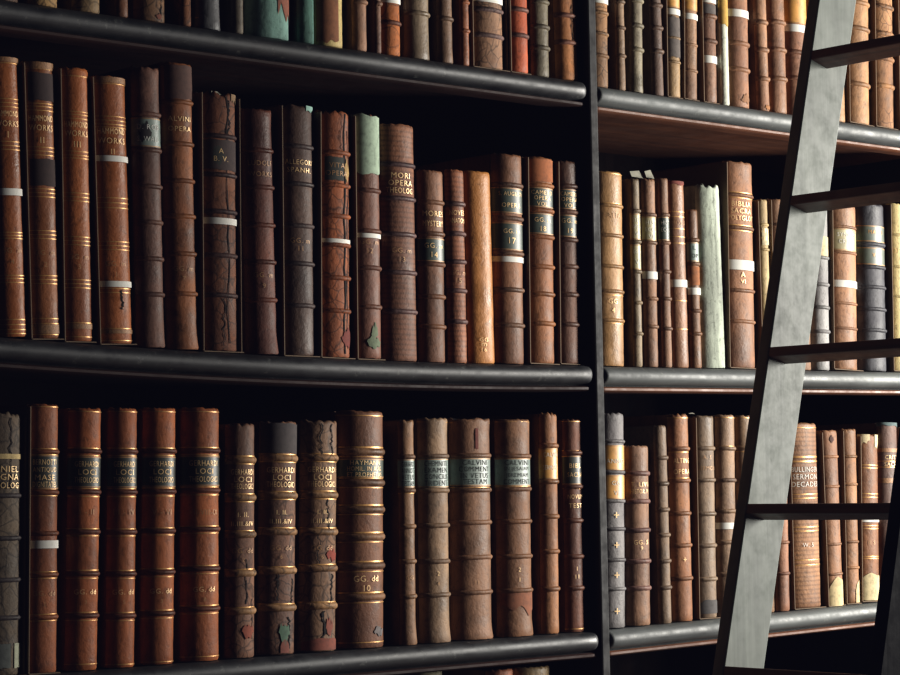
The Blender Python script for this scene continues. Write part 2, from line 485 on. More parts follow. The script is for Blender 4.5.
book(r, 124.5, 76.5, 132, 'ham', 'brown HAMMOND WORKS folio with two white tape bands round it', 'smooth', shoe='L', gap=.4,
     gilt=(85, 118, 122, 126, 129, 200, 205, 210, 244, 248, 252, 291, 295, 331, 335, 343), goldband=((78, 84), (332, 336)), tape=((157.5, 163.5), (283.5, 289.5)), text=((133, 'HAMMOND', 6), (142.5, 'WORKS', 6), (153.5, 'II', 5.5), (266, 'GG. m', 5, 'dullgilt'), (277, '1', 5, 'dullgilt')), crack=((.2, 292, 312, .05),))
book(r, 158.5, 67, 164.3, (116, 76, 70), 'dusty purple-brown book with torn green title label beside the HAMMOND folios', 'leather', gap=2, worn=.002,
     bands=(115, 151, 187.5, 223.5, 260, 295.5), labs=((119, 148, 'lgray'),), text=((128, 'D. ROB', 5, 'tape'), (140, 'S. WALL', 5, 'tape')), patch=((-.8, .1, 121, 147, (58, 50, 48), 'any'),), flare=.4)
book(r, 191, 63, 198, (160, 94, 60), 'tallest orange-brown banded book left of the wide cracked folio', 'leather', gap=1,
     bands=(103, 145, 182, 217.5, 255, 295), text=((120, 'ALVINI', 5), (130, 'OPERA', 5), (270, 'GG. m', 5, 'dullgilt'), (280, '7', 5, 'dullgilt')), patch=((-1, 1.4, 65, 101, (120, 82, 68), 'full'),), flare=.6)
book(r, 235, 92, 237, (136, 80, 58), 'wide worn folio with split spine, white tape and torn paper at its head', 'cracked', shoe='LR', gap=.6, worn=.004,
     bands=(137, 176, 213, 257, 297), bandcol=(84, 60, 54), tape=((219.5, 226),), crack=((.25, 96, 345, .03), (.35, 100, 135, .05), (.0, 300, 348, .03)), patch=((-.55, .1, 143, 170, 'lblack', 'any'), (.5, 1.2, 93, 105, (186, 150, 110), 'head'), (-1, 1.4, 140, 172, (92, 70, 64), 'full'), (-.5, .0, 144, 168, 'lblack', 'any')), text=((152, 'A', 5), (160, 'B. V.', 5)), paper=((.008, .006, .02, 0), (.018, .004, .012, 1)))
book(r, 271, 109, 277.5, (122, 66, 54), 'dark red-brown book with faint gilt title, right of the wide cracked folio', 'leather', gap=2,
     bands=(151, 188, 226, 263, 301), text=((164, 'LUDOLF', 5, 'dullgilt'), (175, 'WORKS', 5, 'dullgilt'), (276, 'GG. m', 5, 'dullgilt'), (287, '9', 5, 'dullgilt')), flare=.7)
book(r, 312, 105, 314.5, (98, 68, 62), 'dark grey-brown book with green cloth showing at its head', 'leather', shoe='L', gap=1.5, worn=.003,
     bands=(147, 185, 227, 265, 307), bandcol=(80, 66, 62), text=((163, 'ALLEGORI', 5), (171, 'SPANH.', 5), (242, 'GG. m', 5, 'dullgilt'), (250, '11', 5, 'dullgilt')), patch=((.3, 1.4, 105, 112, 'teal', 'head'),))
book(r, 349, 111, 350, (164, 88, 56), 'red-brown folio split down its spine with flaking label and white tape', 'cracked', shoe='L', gap=1, worn=.003,
     bands=(153, 186, 217, 246, 279, 312), tape=((240, 244.5),), patch=((-.8, .3, 157, 182, 'lblack', 'full'), (.35, .8, 156, 185, (196, 160, 100), 'any'), (.1, 1.0, 325, 352, (150, 56, 36), 'any')), crack=((.38, 113, 355, .06), (.62, 130, 340, .03), (.15, 113, 150, .02)), text=((166, 'VITA', 5, 'dullgilt'), (174, 'OPERA', 5, 'dullgilt')))
book(r, 378.3, 115, 381, (124, 76, 66), 'purple-brown book whose upper spine is bare pale green cloth', 'leather', shoe='L', gap=.5, worn=.004,
     bands=(191, 232, 269, 308), tape=((234.5, 239),), patch=((-1.5, 1.5, 113.5, 176, (176, 196, 172), 'full'), (-.4, .75, 335, 353, (150, 166, 132), 'any'), (-.1, .45, 322, 345, (150, 166, 132), 'any'), (.8, 1.2, 267, 272, (220, 190, 130), 'any')), crack=((.25, 118, 172, .05), (.9, 118, 170, .02)), text=((243, 'GG. m', 5, 'dullgilt'), (252, '12', 5, 'dullgilt')))
book(r, 413, 124, 416.8, (152, 96, 76), 'wide ribbed brown folio rising above the three shorter books beside it', 'ribbed', gap=1, bulge=.5,
     bands=(165, 199, 235, 273, 312), bandcol=(104, 80, 76), text=((176, 'MORI', 5.5), (183.5, 'OPERA', 5.5), (191, 'THEOLOG.', 5.5), (251, 'GG. m', 5, 'dullgilt'), (260, '13', 5, 'dullgilt')))
book(r, 442.5, 170, 445, (146, 96, 78), 'shorter mauve-brown book with a low black label numbered 14', 'leather', gap=1,
     bands=(202.5, 234, 264.5, 297, 327), labs=((238.5, 262, 'lgreen'),), text=((214, 'MORES', 5.5), (224, 'MYSTERY', 5.5), (246, 'GG. m', 5), (255, '14', 5.5)))
book(r, 463.2, 169, 467, (158, 94, 70), 'narrow ribbed book squeezed left of the smooth tan volume', 'ribbed', gap=.5,
     bands=(204, 234, 262, 291, 322), bandcol=(112, 84, 78), text=((213, 'NOVES', 5), (221, 'ANATOM', 5), (273, 'GG. m', 5, 'dullgilt'), (281, '15', 5, 'dullgilt')))
book(r, 489.6, 171, 494.6, (196, 126, 74), 'smooth tan book without bands or title, small gilt mark low down', 'smooth', gap=.4, bulge=.42, worn=.0006,
     text=((340, 'GG', 4), (345, 'm', 3.5), (350, '16', 4)))
book(r, 521.5, 154, 524, (152, 98, 74), 'book with two dark green labels numbered 17 and white tape', 'leather', gap=1,
     bands=(185.5, 219, 254, 290.5, 326), bandcol=(120, 90, 70), labs=((188.5, 214, 'lgreen'), (223.5, 251, 'lgreen')), tape=((257.5, 263),), text=((194.5, 'S. AUGUSTI', 4), (206, 'OPERA', 4.5), (232, 'GG. m', 4.5), (241.5, '17', 6)))
book(r, 552.3, 157, 554.5, (170, 104, 68), 'orange-topped book with two dark green labels numbered 18', 'leather', shoe='L', gap=.6,
     bands=(186, 211.5, 238, 268, 295.5, 325), labs=((188.5, 208.5, 'lgreen'), (214.5, 235.5, 'lgreen')), text=((193.5, 'CAMERO', 4), (199, 'OPERA', 4), (205, 'VOL.', 4), (221, 'GG. m', 4.5), (230, '18', 5)), patch=((-1.2, 1.4, 159, 183, (214, 124, 60), 'full'),))
book(r, 577, 161, 579, (112, 72, 62), 'dark book with two green labels at the right end beside the upright', 'leather', shoe='L', gap=.6,
     bands=(187, 213, 241, 268, 296, 326), labs=((190, 210.5, 'lgreen'), (216, 238.5, 'lgreen')), text=((195, 'CAMERO', 4), (200.5, 'OPERA', 4), (206.5, 'VOL.', 4), (222, 'GG. m', 4.5), (232, '19', 5)))

# --- lower shelf, left bay
r = Row(L3, X_at(-24, 540))
book(r, 21.5, 412, 19.5, (104, 86, 80), 'dusty grey-brown torn book with cream scrap label at the left photo edge', 'cracked', worn=.004, shoe='R',
     bands=(497, 540, 582, 620), bandcol=(76, 68, 66), patch=((-.3, 1.35, 454.5, 460, (222, 196, 140), 'full'), (.5, 1.4, 645, 671, (182, 184, 160), 'full'), (-.5, .3, 645, 671, (112, 118, 112), 'full')), text=((470, 'DANIEL', 6), (478, 'MAGNA', 6), (486.5, 'THEOLOG', 6)), crack=((.2, 418, 490, .03),))
book(r, 58, 404, 56.3, (156, 86, 54), 'brown book with four-line dark label and single white tape band', 'leather', shoe='L', gap=1,
     bands=(452.5, 493.5, 535, 576.5, 619), gilt=(407, 449.5, 455.5, 490, 497, 573.5, 580, 616, 622.5), labs=((456, 490, 'lblack'),), tape=((542, 550),), text=((463, 'BERNOTTI', 5.5), (471, 'ANTIQUO', 5.5), (478.5, 'MASE', 5.5), (485.5, 'DIGNITATES', 5.5), (595, 'GG. dd', 5, 'dullgilt'), (606, '1', 5, 'dullgilt')))
GER = (176, 94, 52)
for (xt, yt, xb, bb, t2, lab) in ((101, 408, 96.7, 0, 'I - II', 'GERHARDI LOCI THEOLOGICI folio numbered I - II, leftmost of four matching'), (137, 408, 134, 0, 'III - IV', 'GERHARDI LOCI THEOLOGICI folio numbered III - IV, black label, banded brown spine'),
                              (175.5, 408, 173, -1, 'V - VI', 'GERHARDI LOCI THEOLOGICI folio numbered V - VI, third of four matching'), (218.8, 408, 218.5, -3, 'VII-VIII-IX', 'widest GERHARDI LOCI THEOLOGICI folio, numbered VII-VIII-IX')):
    book(r, xt, yt, xb, GER, lab, 'leather', gap=6 if xb < 100 else 5, bulge=.6,
         bands=(452+bb*.3, 493+bb*.6, 533+bb, 575+bb*1.7, 617+bb*2.4), bandcol=(112, 66, 46), bandw=5,
         gilt=(412, (449+bb*.3, 1.1), 456.5+bb*.3, 489.5+bb*.6, (497.5+bb*.6, 1.1), 530+bb, 537+bb, (571.5+bb*1.7, 1.1), 579.5+bb*1.7, (613.5+bb*2.4, 1.1), 621.5+bb*2.4, 665+bb*2.5 if xb < 180 else 657),
         labs=((457.5+bb*.3, 488.5+bb*.6, 'lblack'),), text=((465+bb*.4, 'GERHARDI', 5.5), (473+bb*.4, 'LOCI', 5.5), (481+bb*.4, 'THEOLOGICI', 5.5), (513, t2, 5.5, 'dullgilt'), (593+bb, 'GG. dd', 5), (603+bb, str(len(t2)-3), 4, 'dullgilt')))
CK = (122, 82, 72)
for (xt, yt, xb, y1, y2, y3, y4, y5, lab, pts, ck) in (
    (254.3, 424, 254, 460.5, 498.5, 535.5, 574, 612, 'cracked purple-brown GERHARDI folio with orange flake near its foot', ((-.2, .8, 622, 642, (176, 84, 50), 'any'),), ((.1, 560, 605, .04), (.6, 600, 640, .03))),
    (296.3, 422, 293.8, 459, 496.5, 533, 572, 609, 'cracked dark GERHARDI folio with green flake near its foot', ((-.2, .45, 620, 648, (96, 130, 104), 'any'), (-.1, .4, 640, 654, (150, 76, 54), 'foot'), (-1.3, 1.3, 423, 455, (84, 72, 70), 'full')), ((.4, 618, 650, .05), (-.3, 575, 602, .04), (.6, 580, 605, .05), (-.5, 425, 455, .04))),
    (336.7, 421, 335, 458.5, 496, 533, 569.5, 607, 'pale cracked GERHARDI folio with red wear, left of the HAYMANN folio', ((.1, .9, 546, 566, (184, 74, 46), 'any'), (-1.2, 1.4, 638, 651, (166, 84, 58), 'foot'), (.1, .6, 615, 640, (170, 88, 64), 'any')), ((-.2, 424, 455, .04), (.4, 424, 455, .04), (.2, 500, 530, .04), (.5, 575, 605, .05), (0, 612, 645, .06), (-.3, 535, 565, .03)))):
    book(r, xt, yt, xb, CK if xb < 330 else (150, 110, 94), lab, 'cracked', gap=3.5, worn=.0025, bulge=.56,
         bands=(y1, y2, y3, y4, y5), bandw=7, bandcol=(150, 116, 82), gilt=((y1-4, .9), (y1+4, .9), (y2-4, .9), (y2+4, .9), y3-4, y4-4, y5-4), patch=pts, crack=ck,
         text=((y1+12, 'GERHARDI', 5.5), (y1+19.5, 'LOCI', 5.5), (y1+26.5, 'THEOLOGICI', 5.5), (y2+17, 'I. II.', 4.5), (y2+26, 'II.III.&IV', 4.5), (y3+16, 'GG. dd', 5, 'dullgilt'), (y3+25, str(int(xb) % 7), 4, 'dullgilt')))
book(r, 382.7, 411, 383.2, (128, 80, 62), 'wide HAYMANN folio with heavy double bands and gilt number 10', 'leather', gap=2, bulge=.6,
     bands=(452.5, 483.5, 510.5, 538, 567, 598), bandw=7, bandcol=(128, 96, 70), gilt=(416, (448, 1.6), 457.5, (479, 1.0), 488.5, (506, 1.5), 515.5, (533.5, 1.5), 543, (562.5, 1.5), 572.5, (593.5, 1.5), 603.5, 643), labs=((459.5, 478.5, 'lgreen'),),
     text=((463.5, 'HAYMANN', 4.5), (469.5, 'HOMIL. IN AUG.', 4.5), (475.5, 'ET PROPHETAS', 4.5), (579.5, 'GG. dd', 6), (589, '10', 6)), patch=((.2, .8, 625, 640, (150, 140, 138), 'any'),))
book(r, 413.2, 420, 416, (146, 104, 84), 'narrow book with grey-green label just right of the HAYMANN folio', 'leather', gap=8,
     bands=(457, 491, 527, 562, 597), labs=((459.5, 488, 'lgray'),), gilt=(493.5, 640), text=((464.5, 'GERARD', 5, 'crackdark'), (471, 'ANNOT', 5, 'crackdark'), (477.5, 'VETUS', 5, 'crackdark'), (484, 'TESTAM', 5, 'crackdark'), (578, 'GG', 4, 'dullgilt')), flare=.6, worn=.002)
book(r, 447, 418, 449.5, (150, 116, 102), 'pale brown book with grey-green label, second right of the HAYMANN folio', 'leather', gap=6,
     bands=(456.5, 491, 526, 562, 595.5), labs=((459, 488, 'lgray'),), gilt=(422, 637), text=((464, 'CHEMNITII', 5), (470.5, 'EXAMEN', 5), (477, 'CONCILII', 5), (483.5, 'TRIDENT', 5), (574, '2', 4), (584, '4', 4, 'dullgilt')), flare=.7)
book(r, 489.2, 418, 491.5, (144, 100, 84), 'wider of the two similar books with grey-green labels, reddish scratch at head', 'leather', gap=4, worn=.0025,
     bands=(456, 490.5, 523, 558, 593), gilt=(423, 488, 634), labs=((458.5, 486.5, 'lgray'),), text=((463, 'CALVINI', 5), (469.5, 'COMMENT', 5), (476, 'IN VETUS', 5), (482, 'TESTAM', 5), (583, '11', 4, 'dullgilt')), patch=((-.12, .02, 428, 450, (150, 66, 46), 'full'),), flare=.8)
book(r, 529, 419, 532, (140, 94, 74), 'brown book with grey-green label left of the yellow-labelled volume', 'leather', gap=5,
     bands=(456.5, 489.5, 522, 557, 591), gilt=(422, 487, 632), labs=((458.5, 486.5, 'lgray'),), text=((463, 'CALVINI', 5), (469.5, 'IN JESAIAM', 5), (476, 'JEREMIAM', 5), (482, 'COMMENT', 5), (570, '2', 4), (580, '1', 4)), patch=((-1.2, 1.45, 592.5, 618, (184, 112, 72), 'head'),), flare=.6)
book(r, 556.7, 413, 559, (162, 106, 78), 'slim book with ragged head and bright yellow title label', 'leather', gap=6, worn=.003,
     bands=(446, 482, 517, 552, 589.5), labs=((448.5, 479.5, 'lyell'),), text=((455, 'CALVIN', 4.5, 'tape'), (468, 'SERMONS', 4.5, 'tape')))
book(r, 580.8, 419, 584, (122, 72, 58), 'slim dark red-brown book nearest the upright on the lower left shelf', 'leather', gap=6,
     bands=(453, 487, 521, 557, 588.5), gilt=(421.5, 451, 489, 629), labs=((456, 485, 'lblack'),), text=((466, 'BIBL', 4.5), (475, 'SACRA', 4.5), (497, 'NOVUM', 4.5), (506, 'TEST', 4.5), (569, '1', 4), (577, '11', 4)))

# --- top shelf, left bay: the photograph cuts these off well below their heads
r = Row(L1, X_at(-32, 5))
GAP1 = {57: 4, 99.6: 10, 128: 9, 164.5: 6, 191: 9, 219.3: 5, 243.3: 8, 288.8: 6, 314: 3, 342.4: 1, 366.7: 6, 381.4: 5, 400: 1, 429: 5, 452.5: 6, 469.3: 6, 549: 3, 577.8: 4}
for (xb, yt, c, m, lab, o) in (
    (18, -250, 'dark', 'leather', 'dark book foot at the far left of the top left shelf', {}),
    (57, -255, (176, 134, 96), 'cracked', 'pale mottled brown book, first foot seen on the top left shelf', {}),
    (99.6, -240, (160, 126, 100), 'cracked', 'mottled worn book, second foot seen on the top left shelf', {}),
    (128, -235, (140, 86, 60), 'leather', 'slim reddish-brown book left of the book with torn foot', {}),
    (164.5, -238, (128, 90, 70), 'cracked', 'brown book with torn foot left of the smooth black book', dict(crack=((.5, -20, 20, .05),), patch=((.1, .6, 12, 20, (150, 84, 56), 'any'),))),
    (191, -228, (150, 92, 66), 'cracked', 'slim worn brown book touching the smooth black book', dict(crack=((.5, -20, 22, .04),))),
    (219.3, -222, (96, 96, 96), 'smooth', 'smooth black book with shiny spine on the top left shelf', dict(gilt=(19, 22), flare=.5)),
    (243.3, -212, (112, 98, 96), 'leather', 'slim grey book left of the torn teal cloth book', {}),
    (288.8, -216, 'teal', 'cloth', 'torn teal cloth book with brown leather scrap on the top shelf', dict(patch=((.15, 1.45, -16, 27, (200, 122, 92), 'head'),), worn=.002)),
    (314, -200, (118, 160, 144), 'cloth', 'green cloth book right of the torn teal book', {}),
    (342.4, -190, (214, 184, 138), 'vellum', 'cream and tan book with no bands on the top left shelf', dict(patch=((-1.1, .4, -60, 45.5, (200, 130, 84), 'full'),))),
    (366.7, -185, (146, 104, 92), 'leather', 'mauve-brown book right of the cream and tan book', dict(bands=(2, -34))),
    (381.4, -180, (132, 92, 82), 'leather', 'very thin brown book left of the white-taped orange book', dict(bands=(4, -30))),
    (400, -190, (190, 106, 54), 'cracked', 'bright orange-brown book with white tape on the top left shelf', dict(tape=((-2, 3.8),), bands=(23, -14), bandcol=(130, 80, 56))),
    (429, -180, (136, 114, 106), 'smooth', 'shiny grey-brown book with one band near its foot', dict(bands=(13.5, -22), flare=.3)),
    (452.5, -172, (126, 92, 80), 'leather', 'banded grey-brown book right of the shiny grey-brown one', dict(bands=(19, -16), flare=.3)),
    (469.3, -168, (164, 94, 66), 'leather', 'slim red-brown book with two bands near the wide taped book', dict(bands=(31, 2.5, -26), bandw=4)),
    (503, -172, (160, 116, 100), 'cracked', 'wide scuffed book with white tape in card shoe, top left shelf', dict(tape=((-2.5, 4),), bands=(11, 37), bandcol=(110, 88, 82), shoe='LR', gap=2.6)),
    (528, -160, (190, 86, 52), 'leather', 'bright rust-red book on the top left shelf', dict(bands=(10.5, 36.5), shoe='L', gap=.6, bandcol=(120, 84, 72))),
    (549, -152, (120, 106, 98), 'leather', 'grey banded book left of the last orange book on the top shelf', dict(bands=(2, 27, 48), shoe='')),
    (577.8, -150, (190, 120, 78), 'leather', 'orange cracked book at the right end of the top left shelf', dict(bands=(16, 43, -12), bandcol=(120, 82, 66), crack=((.2, 5, 42, .04),)))):
    o = dict(o); gp = o.pop('gap', GAP1.get(xb, 1.2))
    yb = 6 + .1445*xb
    book(r, xb - .019*xb/600*(yb-yt) - (4 if xb > 570 else 0), yt, xb, c, lab, m, gap=gp, **o)

# --- top shelf, right bay
r = Row(R1, XU1 + .003, .74)
TX = lambda xb, yb, yt, k: xb - k*(yb-yt)
for (xb, x0t, yb, yt, c, m, lab, o) in (
    (607.9, 607.0, 87, -130, (170, 118, 84), 'cracked', 'slim spotted book first beyond the upright on the top right shelf', dict(tape=((-2, 4),), bands=(13, 34, 56), bandw=4)),
    (625.6, 623.8, 88.5, -125, (150, 112, 94), 'leather', 'slim grey-brown book second beyond the upright, top right shelf', dict(bands=(2, 28, 56), bandw=4)),
    (642.6, 642, 90, -120, (150, 132, 120), 'leather', 'slim grey book with protruding bands on the top right shelf', dict(bands=(1, 26, 50), flare=.3)),
    (663.8, 660.8, 93.5, -115, (134, 98, 88), 'leather', 'mauve-brown banded book left of two yellow-labelled slim books', dict(bands=(5.5, 28, 51.5))),
    (680.3, 679, 93, -110, (172, 130, 96), 'leather', 'first slim book with yellow label over white tape, grey lower spine', dict(labs=((-25, 8.5, 'lyell'),), tape=((10, 16),), bands=(39, 63), bandw=3, shoe='L', gap=2, patch=((-1, 1.4, 17, 60, (128, 116, 108), 'full'),))),
    (696.9, 696.6, 97, -105, (168, 116, 92), 'leather', 'second slim book with yellow label over white tape, brown spine', dict(labs=((-25, 12, 'lyell'),), tape=((15, 21),), bands=(46, 72), bandw=3, shoe='L', gap=1.6)),
    (716.8, 715, 101.5, -100, (156, 104, 86), 'leather', 'book with two white tape bands on the top right shelf', dict(tape=((-2, 4), (57, 64.5)), bands=(17, 42), shoe='L', gap=1.6, patch=((-1, 1.4, 5, 15, (120, 108, 102), 'full'),))),
    (729.6, 727, 104, -95, (222, 224, 206), 'vellum', 'thin white vellum book with yellow upper spine, top right shelf', dict(patch=((-1.5, 1.5, -40, 27, (216, 174, 84), 'full'),), gap=1.6)),
    (749, 747.3, 107, -90, (178, 116, 90), 'leather', 'brown book with white tape right of the white vellum book', dict(tape=((10.5, 18),), bands=(44, 70), patch=((-.2, .8, 92, 106, (196, 140, 96), 'any'),))),
    (769.5, 765.8, 110, -88, (176, 118, 92), 'leather', 'plain banded brown book, left of a matching pair beside the ladder', dict(bands=(-6, 22.5, 50, 79), patch=((-.2, .9, 104, 111, (206, 140, 80), 'any'),))),
    (786.8, 783.8, 112.5, -86, (172, 114, 90), 'leather', 'plain banded brown book, right of a matching pair beside the ladder', dict(bands=(-6, 22.5, 50, 79))),
    (808.0, 805.6, 116, -84, (164, 104, 84), 'leather', 'brown book with big yellow label and white tape against the ladder', dict(labs=((-30, 24.5, 'lyell'),), tape=((25.5, 33),), bands=(53, 79))),
    (828, 825, 119, -80, (160, 104, 82), 'leather', 'brown book hidden behind the ladder stile, top right shelf', dict(bands=(30, 60))),
    (845, 842, 121, -78, (196, 138, 100), 'leather', 'sliver of tan book showing right of the ladder stile', dict(bands=(30, 60))),
    (869, 868, 122, -75, (190, 130, 92), 'leather', 'tan banded book behind the uppermost ladder rung, beside the stile', dict(bands=(4, 30, 58, 86), gap=2, shoe='L')),
    (893.5, 892, 126, -72, (190, 128, 90), 'cracked', 'mottled tan book behind the uppermost rung, second right of the stile', dict(bands=(8, 35, 60, 87.5), shoe='L', gap=2)),
    (917, 915, 130, -70, (178, 96, 62), 'leather', 'orange book cut by the right photo edge on the top shelf', dict(bands=(22, 60), shoe='L', gap=2))):
    o = dict(o); gp = o.pop('gap', {625.6: 5, 642.6: 5.5, 663.8: 4, 769.5: 3, 786.8: 1.5}.get(xb, 1.0))
    k = (xb-x0t)/yb
    book(r, xb - k*(yb-yt), yt, xb, c, lab, m, gap=gp, **o)

# --- middle shelf, right bay
r = Row(R2, XU1 + .003, .74)
book(r, 621.5, 171.5, 623.8, (196, 138, 92), 'tan book with faint gilt bands nearest the upright, middle right shelf', 'smooth', gap=1,
     bands=(206, 236, 267, 292, 321), bandw=4, gilt=(174, 204, 296, 324), text=((216, 'ITALIA', 5, 'dullgilt'), (302, 'GG', 5), (311, '4', 5)))
book(r, 639, 178, 642.6, (150, 122, 104), 'slim book with two pale green labels marked VI', 'leather', gap=4,
     bands=(211, 242, 272, 303, 334), bandw=4, labs=((214, 240, 'lpale'), (245, 270, 'lpale')), text=((220, 'SYLVI', 4, 'tape'), (227, 'OPERA', 4, 'tape'), (234, 'V.', 4, 'tape'), (252, 'GG. m', 4, 'tape'), (262, 'VI', 5, 'tape')), paper=((.017, .017, .034, 1),))
book(r, 654.7, 178.5, 658.2, (158, 106, 84), 'slim book with pale label over white tape and paper lying on top', 'leather', gap=3.4,
     bands=(215, 243, 299, 327), bandw=4, labs=((217, 241, 'lpale'),), tape=((272, 279.5),), text=((223, 'HIST', 4, 'tape'), (230, 'ECCL', 4, 'tape'), (237, 'VII', 4, 'tape')), paper=((.016, .019, .026, 1),))
book(r, 667.7, 177.5, 672.2, (150, 102, 84), 'slimmest dark-labelled book right of the paper-topped one', 'leather', gap=2.6,
     bands=(215, 243, 272, 299, 329), bandw=4, labs=((217, 241, 'lgreen'),), text=((223, 'HIST', 4, 'tape'), (230, 'ECCL', 4, 'tape')))
book(r, 683.3, 180.5, 688.7, (170, 110, 84), 'slim book with reddish head, gilt lines and white tape', 'smooth', gap=.6, bulge=.45,
     gilt=(212, 217, 229, 237, 243.5, 301, 329.5), tape=((280, 287.5),), patch=((-1.3, 1.5, 181, 186, (168, 76, 56), 'head'),), text=((223, 'MOSIS', 4, 'dullgilt'),))
book(r, 697.2, 209, 701.8, (154, 98, 70), 'shortest book on the middle right shelf, white tape, beside pale green book', 'leather', gap=1.6,
     bands=(240, 264, 311, 334), bandw=4, labs=((242.5, 262, 'lgray'),), tape=((288, 295),), patch=((-1, 1.4, 266, 286, (204, 124, 60), 'full'),), text=((248, 'L.', 4), (256, 'OP', 4)))
book(r, 718.7, 185, 725.2, (190, 198, 182), 'smooth pale green book with bare cloth spine on the middle right shelf', 'cloth', gap=.6, bulge=.42, worn=.004, paper=((.004, .006, .012, 0),), crack=((-.2, 200, 360, .008), (.2, 190, 300, .008)))
book(r, 751.6, 162, 754.8, (174, 112, 84), 'tall wide brown book with white tape right of the pale green book', 'leather', gap=1, bulge=.42, shoe='L',
     bands=(196, 229, 292, 323), bandw=4, gilt=(193.5, 199, 226.5, 232), tape=((261.5, 271.5),), text=((205, 'BIBLIA', 5), (212, 'SACRA', 5), (219, 'POLYGLOT', 5), (276, 'A', 5), (283, 'VI', 4)))
book(r, 767, 199, 772, (220, 182, 138), 'cream half-hidden book just left of the ladder stile', 'vellum', gap=1, shoe='L',
     bands=(225, 250), bandw=3, patch=((-.6, 1.4, 228, 246, (236, 220, 180), 'full'),), text=((231, 'VITA', 4), (239, 'MART', 4)))
book(r, 787, 199, 791, (160, 110, 88), 'brown book partly behind the ladder, right of the cream book', 'leather', gap=1.6, shoe='L', bands=(225, 250, 300), bandw=3)
book(r, 807, 203, 811, (150, 104, 84), 'brown book hidden behind the ladder stile on the middle right shelf', 'leather', gap=1, bands=(230, 260, 300))
book(r, 827, 204, 829.5, (146, 144, 142), 'grey book showing as a strip right of the ladder stile', 'leather', gap=1,
     bands=(258, 285, 308, 332), bandw=4, patch=((-.6, 1.4, 236, 257, (226, 206, 164), 'full'),))
book(r, 855.2, 205, 857, (184, 122, 92), 'brown book with pale label and white tape under second rung', 'leather', gap=1.4, shoe='L',
     bands=(228, 254, 305, 330), bandw=3, labs=((230, 252, 'lpale'),), tape=((282, 289),), text=((236, 'SYNOPS', 4, 'tape'), (243, 'CRITIC', 4, 'tape')))
book(r, 883.2, 204, 886.2, (88, 88, 92), 'black-grey book with green labels between two brown ones by the ladder', 'leather', gap=2,
     bands=(245, 268, 288, 310, 331), bandw=4, labs=((226.5, 243, 'lslate'), (248.5, 266, 'lslate')), text=((233, 'MARCI', 4, 'gilt'), (256, 'V. 2', 4, 'gilt')))
book(r, 908, 204, 911, (226, 196, 148), 'cream vellum book at the right photo edge, middle shelf', 'vellum', gap=2.4, shoe='L', bands=(236, 268, 298), bandw=3, text=((252, 'OPERA', 5), (259, 'IV', 4)))

# --- lower shelf, right bay
r = Row(R3, XU1 + .003, .74)
book(r, 623.4, 413, 625, (136, 132, 131), 'grey book with two yellow labels and gilt crosses beside the upright', 'leather', gap=1, worn=.003,
     bands=(442, 473, 502, 530, 561, 590), bandw=4, labs=((446, 471, 'lyell'), (476, 500, 'lyell')), gilt=((499, 1.5),), text=((462, 'ANNO', 4.5, 'tape'), (484, 'GG', 4.5, 'tape'), (494, 'VI', 4.5, 'tape'), (516, '+', 6), (546, '+', 6), (576, '+', 6), (612, '+', 6)))
book(r, 648, 446, 650.2, (160, 110, 92), 'short broad brown book second from the upright, lower right shelf', 'leather', gap=1,
     bands=(474, 502, 531, 562, 589), bandw=5, bandcol=(130, 98, 88), text=((485, 'T. LIVII', 4.5), (492, 'HISTOR. M.', 4.5), (543, 'GG. 5', 4.5), (549, '9', 4)))
book(r, 666, 425, 671.6, (138, 106, 94), 'narrow mauve-brown banded book leaning beside the short broad one', 'leather', gap=4,
     bands=(458, 484, 510, 535.5, 561.5, 588), bandw=4.5)
book(r, 687.7, 414, 692.6, (176, 108, 74), 'orange-brown book with notched head and ornate label', 'leather', gap=3, worn=.002,
     bands=(449, 481, 514, 546, 579), bandw=4.5, gilt=(452.5, 478.5, 418), text=((461, 'ALTING', 5), (472, 'OPERA', 5), (560, '+', 4)))
book(r, 713.2, 416, 716.8, (150, 118, 106), 'mauve-grey book behind a thin pale card edge, lower right shelf', 'leather', gap=3.4, shoe='L',
     bands=(449, 481, 515, 547, 580.5), bandw=4.5, text=((458, 'A. S', 4, 'dullgilt'), (469, 'SERMON', 4, 'dullgilt')), patch=((-1.2, 1.4, 600, 615, (110, 104, 102), 'foot'),), paper=((-.014, .006, .022, 0),))
book(r, 734.2, 415, 736.5, (162, 120, 102), 'broad mauve-brown book with white tape just left of the ladder', 'leather', gap=.6,
     bands=(449, 481, 512, 543, 575), bandw=4.5, gilt=(418, 447), tape=((523.5, 530),))
book(r, 751.5, 415.5, 756, (166, 122, 98), 'brown book half covered by the ladder stile, lower right shelf', 'leather', gap=.6,
     bands=(448, 481, 512), bandw=4, gilt=(418, 452))
book(r, 771, 420, 774.5, (150, 108, 88), 'brown book hidden behind the ladder stile, lower right shelf', 'leather', gap=.6, bands=(450, 482, 512))
book(r, 786, 424, 789.6, (166, 104, 82), 'red-brown book emerging right of the ladder stile near its foot', 'leather', gap=.6, bands=(455, 487, 516, 543, 574), bandw=3.5)
book(r, 815.7, 423, 820.7, (180, 120, 88), 'wide tan ribbed book with broad gilt bands right of the ladder stile', 'ribbed', gap=1.4, shoe='L', bulge=.42,
     gilt=(428, (457.5, 1.6), (462, 1.6), 495, 499, 528, 532, 561, 566), text=((470, 'BULLINGER', 5, 'tape'), (477.5, 'SERMON', 5, 'tape'), (485, 'DECADES', 5, 'tape'), (546, 'W. 5', 4, 'tape')))
